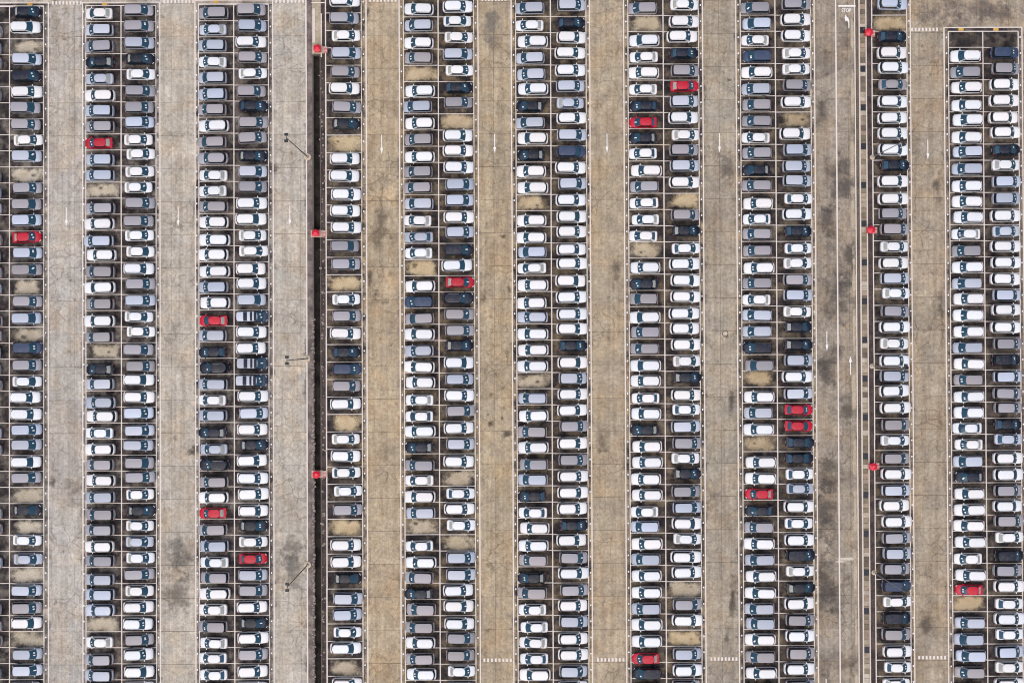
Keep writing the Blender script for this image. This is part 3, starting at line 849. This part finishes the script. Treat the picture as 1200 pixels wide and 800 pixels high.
def build_kind(kind, L, W, stations, cab, wheel_x, wr, rails=False, rear_mat='glass_side', ws=(0.0, 0.985), side_split=(0.0, 0.955), pano=False, roof_nx=8, dark_rear=True, rear_span=(-.985, .985, .1, .93)):
    hl = L / 2; w = W / 2
    items = []
    body = join([loft(stations), cab.shell()])
    items.append(('body', *body, M['paint'], 38, True, None))
    items.append(('roof', *cab.roof(rnd_=0.06 if kind in ('minivan', 'panoramic') else 0.16), M['paint'], 40, True, None))
    items.append(('windshield', *cab.patch(cab.front, -.93, .93, ws[0], ws[1], 8, 4, .016), M['glass'], 60, False, None))
    items.append(('rear_window', *cab.patch(cab.rear, rear_span[0], rear_span[1], rear_span[2], rear_span[3], 6, 3, .016), M[rear_mat], 60, False, None))
    for sg in (1, -1):
        items.append(('side_window', *cab.patch(lambda u, v, o: cab.side(sg, u, v, o), side_split[0], side_split[1], .08, .93, 6, 2, .016), M['glass_side'], 60, False, None))
    t, h = wheel_mesh(wr, .21)
    for wx in wheel_x:
        for sg in (1, -1):
            v, f = join([t, h])
            me_items = ('wheel', v, f, [M['tyre'], M['rim']], 40, False, (wx, sg * (w - .095), wr))
            items.append(me_items)
    st = stations
    zf = st[-3][3]; zr_ = st[2][3]
    for sg in (1, -1):
        pts = [(hl - .07, sg * w * .60, zf - .10), (hl - .30, sg * w * .90, zf - .04), (hl - .34, sg * w * .92, zf + .03), (hl - .14, sg * w * .58, zf + .01)]
        items.append(('headlight', *lamp_patch(pts), M['head'], 30, False, None))
    for sg in (1, -1):
        pts = [(-hl + .05, sg * w * .66, zr_ - .16), (-hl + .12, sg * w * .93, zr_ - .16), (-hl + .14, sg * w * .92, zr_ + .03), (-hl + .06, sg * w * .66, zr_ + .02)]
        items.append(('taillight', *lamp_patch(pts), M['tail'], 30, False, None))
    mx = cab.xb1 - .10
    for sg in (1, -1):
        a_, b_ = sg * (w * .93), sg * (w + .17)
        v, f = bevel_box(mx - .07, mx + .07, min(a_, b_), max(a_, b_), cab.zbf + .00, cab.zbf + .13, .03)
        items.append(('mirror', v, f, M['paint'], 40, True, None))
    v, f = bevel_box(hl - .10, hl - .008, -w * .52, w * .52, .44, zf - .12, .02)
    items.append(('grille', v, f, M['trim'], 40, False, None))
    v, f = bevel_box(-hl - .006, -hl + .06, -w * .3, w * .3, .50, .62, .01)
    items.append(('number_plate', v, f, M['marker'], 40, False, None))
    if rails:
        for sg in (1, -1):
            y = sg * (cab.wr - .06)
            v, f = tube([(cab.xr0 + .25, y, cab.zr + .03), (cab.xr0 + .35, y, cab.zr + .10), (cab.xr1 - .35, y, cab.zr + .10), (cab.xr1 - .2, y, cab.zr + .03)], .022, 6)
            items.append(('roof_rail', v, f, M['steel'], 40, False, None))
    if pano:
        x0, x1 = cab.xr0, cab.xr1
        Ln = x1 - x0
        for a_, b_ in ((.33, .52), (.67, .78), (.86, 1.0)):
            parts = cab.patch(lambda u, v, o: (x0 + Ln * v, u * cab.wr, cab.zr + .056 + .05 * (1 - u * u) * (1 - (2 * v - 1) ** 4 * .6) + .02 * (1 - (2 * v - 1) ** 2)), -.97, .97, a_, b_, 6, 3, 0)
            items.append(('sunroof_panel', *parts, M['pano'], 60, False, None))
    # shipping papers behind the screen
    for nm, uc, vc, hu, hv in (('document', .32, .42, .11, .14), ('document', -.18, .40, .11, .14), ('document', .05, .30, .10, .22), ('document', .42, .55, .13, .11), ('document', .12, .55, .09, .12)):
        p = cab.patch(cab.front, uc - hu, uc + hu, vc - hv, vc + hv, 1, 1, .024)
        items.append((nm, *p, M['paper'], None, False, None))
    register(kind, items)

M['pano'] = plain('panoramic_roof_glass', (0.005, 0.011, 0.026, 1), 0.4, var=0.2, spec=0.2)

# minivan: short nose, tall square tail
hl = 2.25
st = [(-hl, .56, .36, .80, .82), (-hl + .05, .72, .27, .91, .93), (-hl + .13, .80, .24, .95, .97), (-hl + .26, .855, .22, .97, .99), (-hl + .9, .875, .20, .98, 1.0), (0, .88, .20, .97, .99),
      (hl - 1.2, .88, .20, .96, .99), (hl - .85, .87, .20, .92, .98), (hl - .50, .845, .22, .85, .91), (hl - .28, .78, .23, .78, .84), (hl - .13, .68, .25, .71, .76), (hl - .04, .54, .28, .63, .66), (hl, .36, .36, .54, .56)]
cab = Cabin(-hl + .20, hl - .92, .83, .97, -hl + .42, hl - 1.72, .69, 1.65, bf=.20, br=.08, zbf=.95)
build_kind('minivan', 4.5, 1.76, st, cab, (-1.32, 1.33), .31)
# the panoramic-roof van, a little longer
hl = 2.4
st = [(-hl, .66, .36, .84, .86), (-hl + .06, .80, .26, .96, .98), (-hl + .20, .90, .22, 1.02, 1.04), (-hl + .9, .92, .20, 1.02, 1.04), (0, .925, .20, 1.02, 1.04),
      (hl - 1.2, .925, .20, 1.0, 1.03), (hl - .85, .92, .20, .97, 1.02), (hl - .45, .89, .22, .88, .94), (hl - .18, .80, .24, .78, .83), (hl - .05, .64, .28, .64, .68), (hl, .46, .36, .54, .56)]
cab = Cabin(-hl + .10, hl - .80, .87, 1.01, -hl + .18, hl - 1.55, .72, 1.74, bf=.15, br=.04, zbf=.99)
build_kind('panoramic', 4.8, 1.85, st, cab, (-1.4, 1.42), .33, pano=True)
# SUV: longer bonnet, rounded tail with a visible rim round the tailgate glass
hl = 2.36
st = [(-hl, .44, .40, .86, .88), (-hl + .04, .60, .31, .97, .99), (-hl + .12, .72, .28, 1.02, 1.04), (-hl + .26, .82, .26, 1.05, 1.07), (-hl + .48, .88, .25, 1.06, 1.08), (-hl + .9, .91, .24, 1.06, 1.08), (0, .915, .24, 1.04, 1.06),
      (hl - 1.5, .91, .24, 1.03, 1.07), (hl - 1.1, .905, .24, 1.01, 1.08), (hl - .66, .88, .26, .97, 1.04), (hl - .38, .82, .27, .92, .98), (hl - .19, .72, .28, .86, .91), (hl - .06, .56, .32, .75, .79), (hl, .34, .40, .62, .64)]
cab = Cabin(-hl + .36, hl - 1.28, .85, 1.05, -hl + .60, hl - 2.00, .70, 1.66, bf=.22, br=.20, zbf=1.03)
build_kind('suv', 4.72, 1.83, st, cab, (-1.38, 1.42), .35, rails=True)
# sedan: bonnet, cabin, boot
hl = 2.18
st = [(-hl, .56, .40, .74, .76), (-hl + .06, .70, .28, .86, .89), (-hl + .22, .80, .22, .91, .95), (-hl + .6, .835, .20, .91, .97), (-.4, .845, .19, .89, .93), (.3, .845, .19, .87, .91),
      (hl - 1.25, .84, .19, .87, .93), (hl - .9, .835, .20, .85, .92), (hl - .5, .80, .22, .78, .84), (hl - .2, .71, .24, .68, .73), (hl - .05, .56, .28, .58, .62), (hl, .40, .36, .50, .52)]
cab = Cabin(-hl + .46, hl - 1.02, .77, .90, -hl + 1.02, hl - 1.76, .60, 1.44, bf=.24, br=.10, zbf=.90, zbr=.94)
build_kind('sedan_blind', 4.36, 1.69, st, cab, (-1.28, 1.3), .30, rear_mat='blind', rear_span=(-.80, .80, .08, .90), side_split=(.07, .95))
build_kind('sedan', 4.36, 1.69, st, cab, (-1.28, 1.3), .30, rear_mat='glass_blue', rear_span=(-.86, .86, .06, .94), side_split=(.06, .95))
# give the wheels' hubs the rim material
for kind, its in PARTS.items():
    for name, me, pt, loc in its:
        if name == 'wheel':
            n = len(me.polygons)
            for i, p in enumerate(me.polygons):
                p.material_index = 1 if i >= 18 * 3 + 2 else 0
HL = {'minivan': 2.25, 'panoramic': 2.4, 'suv': 2.36, 'sedan': 2.18, 'sedan_blind': 2.18}

TONE = {'W': ((.75, .75, .755), 0.0), 'S': ((.435, .47, .55), .06), 'G': ((.32, .305, .33), .05), 'B': ((.006, .010, .025), .0), 'U': ((.035, .055, .11), .0), 'R': ((.48, .008, .03), .0)}
WORD = {'W': 'white', 'S': 'silver', 'G': 'grey', 'B': 'black', 'U': 'dark blue', 'R': 'red'}

def add_car(tok, px_front, py, d, label, rnd):
    c, t = tok[0], tok[1]
    kind = {'M': 'minivan', 'S': 'suv', 'c': 'sedan_blind', 'd': 'sedan', 'V': 'panoramic'}[t]
    if c == 'P': c = 'S'
    name = {'minivan': 'minivan', 'suv': 'suv', 'sedan_blind': 'sedan', 'sedan': 'sedan', 'panoramic': 'panoramic_van'}[kind]
    cat = {'minivan': 'minivan', 'suv': 'suv', 'sedan': 'sedan', 'panoramic_van': 'van'}[name]
    x, y, _ = P(px_front, py)
    x -= d * (HL[kind] + rnd.choice((0, 0, 0, .15)) + rnd.uniform(-.04, .22))
    y += d * .29 + rnd.gauss(0, .10)
    root = empty(name, (x, y, 0), YAW + (0 if d > 0 else math.pi) + R(rnd.gauss(0, .8)))
    tag(root, label, cat, 'cars parked in the long columns of bays')
    root.scale = (rnd.uniform(.97, 1.03), rnd.uniform(.97, 1.03), rnd.uniform(.97, 1.03))
    base, metal = TONE[c]
    k = rnd.choice((.86, .94, 1.0, 1.0, 1.08)) * rnd.uniform(.95, 1.05) if c != 'W' else rnd.uniform(.93, 1.02)
    tint = rnd.uniform(-.03, .03)
    colr = (base[0] * k * (1 + tint), base[1] * k, base[2] * k * (1 - tint), 1 - metal)
    docs = rnd.choice(((), (0,), (2,), (3,), (0, 1), (0, 1), (0, 1), (0, 4), (3, 4), (3, 1), (1, 3)))
    di = -1
    for nm, me, painted, loc in PARTS[kind]:
        if nm == 'document':
            di += 1
            if di not in docs: continue
        o = bpy.data.objects.new(nm, me)
        col.objects.link(o)
        o.parent = root
        if loc: o.location = loc
        if painted:
            o.color = colr
            if kind == 'panoramic' and nm == 'body': o.color = (.035, .05, .09, 1)
    return root

rnd = random.Random(5)
def ordn(n):
    return f"{n}{'th' if 10 <= n % 100 <= 20 else {1: 'st', 2: 'nd', 3: 'rd'}.get(n % 10, 'th')}"
for k, (d, xb, xf, y0, pitch, first, s) in CARS.items():
    toks = s.split()
    for i, t in enumerate(toks):
        if t == '.': continue
        yy = y0 + pitch * (first + i - 0.5) + 0.005 * ((xb + xf) / 2 - 600)
        wd = 'silver' if t[0] == 'P' else WORD[t[0]]
        kd = {'M': 'minivan', 'S': 'SUV', 'c': 'sedan with pale rear glass', 'd': 'sedan with dark rear glass', 'V': 'van with dark panoramic roof panels'}[t[1]]
        label = f"{wd} {kd}, {ordn(i + 1)} bay down the {ORD[k]}"
        add_car(t, xf, yy, d, label, rnd)

# ---------------------------------------------------------------- fire hydrant cabinets
def hydrant(px, py, label, pad_dx=0.9, bridge=False):
    root = empty('fire_hydrant_cabinet', P(px, py, 0.0), YAW)
    tag(root, label, 'hydrant cabinet', 'red fire hydrant cabinets')
    if bridge:
        v, f = bevel_box(-.9, .88, -.56, .56, 0.035, .12, .02)
        link('bridge_slab', mesh('bridge_slab', v, f, M['cover']), root)
    z0 = .12 if bridge else 0.0
    v, f = bevel_box(-.46, .46, -.46, .46, z0, z0 + 1.0, .03)
    link('cabinet', mesh('cabinet', v, f, M['red']), root)
    # hipped cap with overhang
    n = 6
    V = [(.68 * math.cos(2 * math.pi * (i + .5) / n), .64 * math.sin(2 * math.pi * (i + .5) / n), z0 + 1.0) for i in range(n)]
    V += [(p[0], p[1], z0 + 1.08) for p in V]
    V += [(.22 * math.cos(2 * math.pi * (i + .5) / n), .2 * math.sin(2 * math.pi * (i + .5) / n), z0 + 1.30) for i in range(n)]
    F = [tuple(range(n))[::-1], tuple(range(2 * n, 3 * n))]
    for a_ in (0, n):
        F += [(a_ + i, a_ + (i + 1) % n, a_ + n + (i + 1) % n, a_ + n + i) for i in range(n)]
    link('cap', mesh('cap', V, F, M['red']), root)
    v, f = bevel_box(.46, .49, -.3, .3, z0 + .12, z0 + .9, .008)
    dr = link('door', mesh('door', v, f, M['red']), root)
    v, f = bevel_box(.49, .53, .17, .21, z0 + .45, z0 + .62, .008)
    link('handle', mesh('handle', v, f, M['steel']), dr)
    # striped pad beside the cabinet
    for i in range(4):
        v, f = bevel_box(pad_dx - .02 + .02, pad_dx + .52, -.50 + .25 * i, -.50 + .25 * i + .24, z0 - .0 if bridge else 0.0, z0 + .06, .01)
        link('pad_stripe', mesh('pad_stripe', v, f, M['pink'] if i % 2 else M['padred']), root)
    for sx, sy in ((-.62, .62), (.62, .62), (-.62, -.62), (.62, -.62)):
        v, f = tube([(sx, sy, z0 - .05), (sx, sy, z0 + .55)], .04, 8)
        link('guard_post', mesh('guard_post', v, f, M['pink']), root)
M['padred'] = plain('faded_red_stripe', lin(196, 120, 120), 0.8, var=0.15)
hydrant(373.9, 57.6, 'red hydrant cabinet on the slab at the head of the open ditch', bridge=True)
hydrant(371.3, 272.7, 'red hydrant cabinet bridging the open ditch below the white arrow', bridge=True)
hydrant(371.6, 553.9, 'red hydrant cabinet bridging the open ditch lowest down', bridge=True)
hydrant(1018.8, 41.6, 'red hydrant cabinet near the STOP lettering and the topmost black sedan', .7)
hydrant(1019.7, 272.0, 'red hydrant cabinet beside the covered drain, middle of the three there', .7)
hydrant(1020.3, 548.0, 'red hydrant cabinet beside the covered drain, lowest of the three there', .7)

# ---------------------------------------------------------------- lamp posts
def lamp_post(px, py, h, yaw, label, pad):
    root = empty('lamp_post', P(px, py, 0.0), yaw)
    tag(root, label, 'lamp post', 'floodlight posts along the drains')
    v, f = tube([(0, 0, -.03), (0, 0, .10), (0, 0, .12)], [.58, .58, .54] if pad else [.4, .4, .36], 8)
    link('concrete_base', mesh('concrete_base', v, f, M['cover']), root)
    v, f = tube([(0, 0, .1), (0, 0, .7)], [.2, .17], 10)
    link('plinth', mesh('plinth', v, f, M['kerb'] if not pad else M['steel']), root)
    v, f = tube([(0, 0, .5), (0, 0, h * .5), (0, 0, h)], [.085, .07, .05], 10)
    link('pole', mesh('pole', v, f, M['dark_steel'] if pad else M['steel'], 40), root)
    v, f = tube([(0, -.42, h), (0, .42, h)], .045, 8)
    link('crossarm', mesh('crossarm', v, f, M['dark_steel'], 40), root)
    for sg in (1, -1):
        v, f = bevel_box(-.26, .26, sg * .46 - .19, sg * .46 + .19, h - .08, h + .12, .03)
        fl = link('floodlight', mesh('floodlight', v, f, M['dark_steel']), root)
        v, f = bevel_box(-.22, .22, sg * .46 - .15, sg * .46 + .15, h - .1, h - .082, .005)
        link('lens', mesh('lens', v, f, M['lens']), fl)
lamp_post(360.9, 182.8, 18.9, 0, 'twin floodlight post by the lane beside the ditch, topmost of three', True)
lamp_post(359.6, 418.9, 17.8, 0, 'twin floodlight post by the lane beside the ditch, middle of three', True)
lamp_post(359.8, 660.2, 18.2, 0, 'twin floodlight post by the lane beside the ditch, lowest of three', True)
lamp_post(1023.6, 186.6, 15.6, R(20), 'twin floodlight post leaning over a white SUV, topmost by the covered drain', False)
lamp_post(1021.6, 431.0, 17.2, 0, 'twin floodlight post by the covered drain, middle of three', False)
lamp_post(1022.2, 672.5, 16.4, R(-20), 'twin floodlight post above a dark blue minivan, lowest by the covered drain', False)

# ---------------------------------------------------------------- broken edge and rubble along the ditch
rr = random.Random(3)
RV, RF = [], []
for i in range(520):
    side = rr.random() < .7
    py = rr.uniform(370, 800) if side else rr.uniform(75, 860)
    px = (DR0 - 0.6 + rr.gauss(0, .7)) if side else (DR1 + 2.2 + rr.gauss(0, 1.3))
    x, y, _ = P(px, py)
    r = rr.uniform(.05, .20)
    n = len(RV)
    for k in range(8):
        sx, sy, sz = (1 if k & 1 else -1), (1 if k & 2 else -1), (1 if k & 4 else 0)
        q = .55 if sz else 1.0
        RV.append((x + sx * r * q * rr.uniform(.6, 1.2), y + sy * r * q * rr.uniform(.6, 1.2), -.02 + sz * r * rr.uniform(.5, .9)))
    RF += [tuple(n + j for j in f) for f in ((0, 1, 5, 4), (1, 3, 7, 5), (3, 2, 6, 7), (2, 0, 4, 6), (4, 5, 7, 6))]
rb = link('rubble', mesh('rubble', RV, RF, M['rubble']))
tag(rb, 'pale rubble and stones scattered along the edges of the open ditch', 'rubble', kind='stuff')
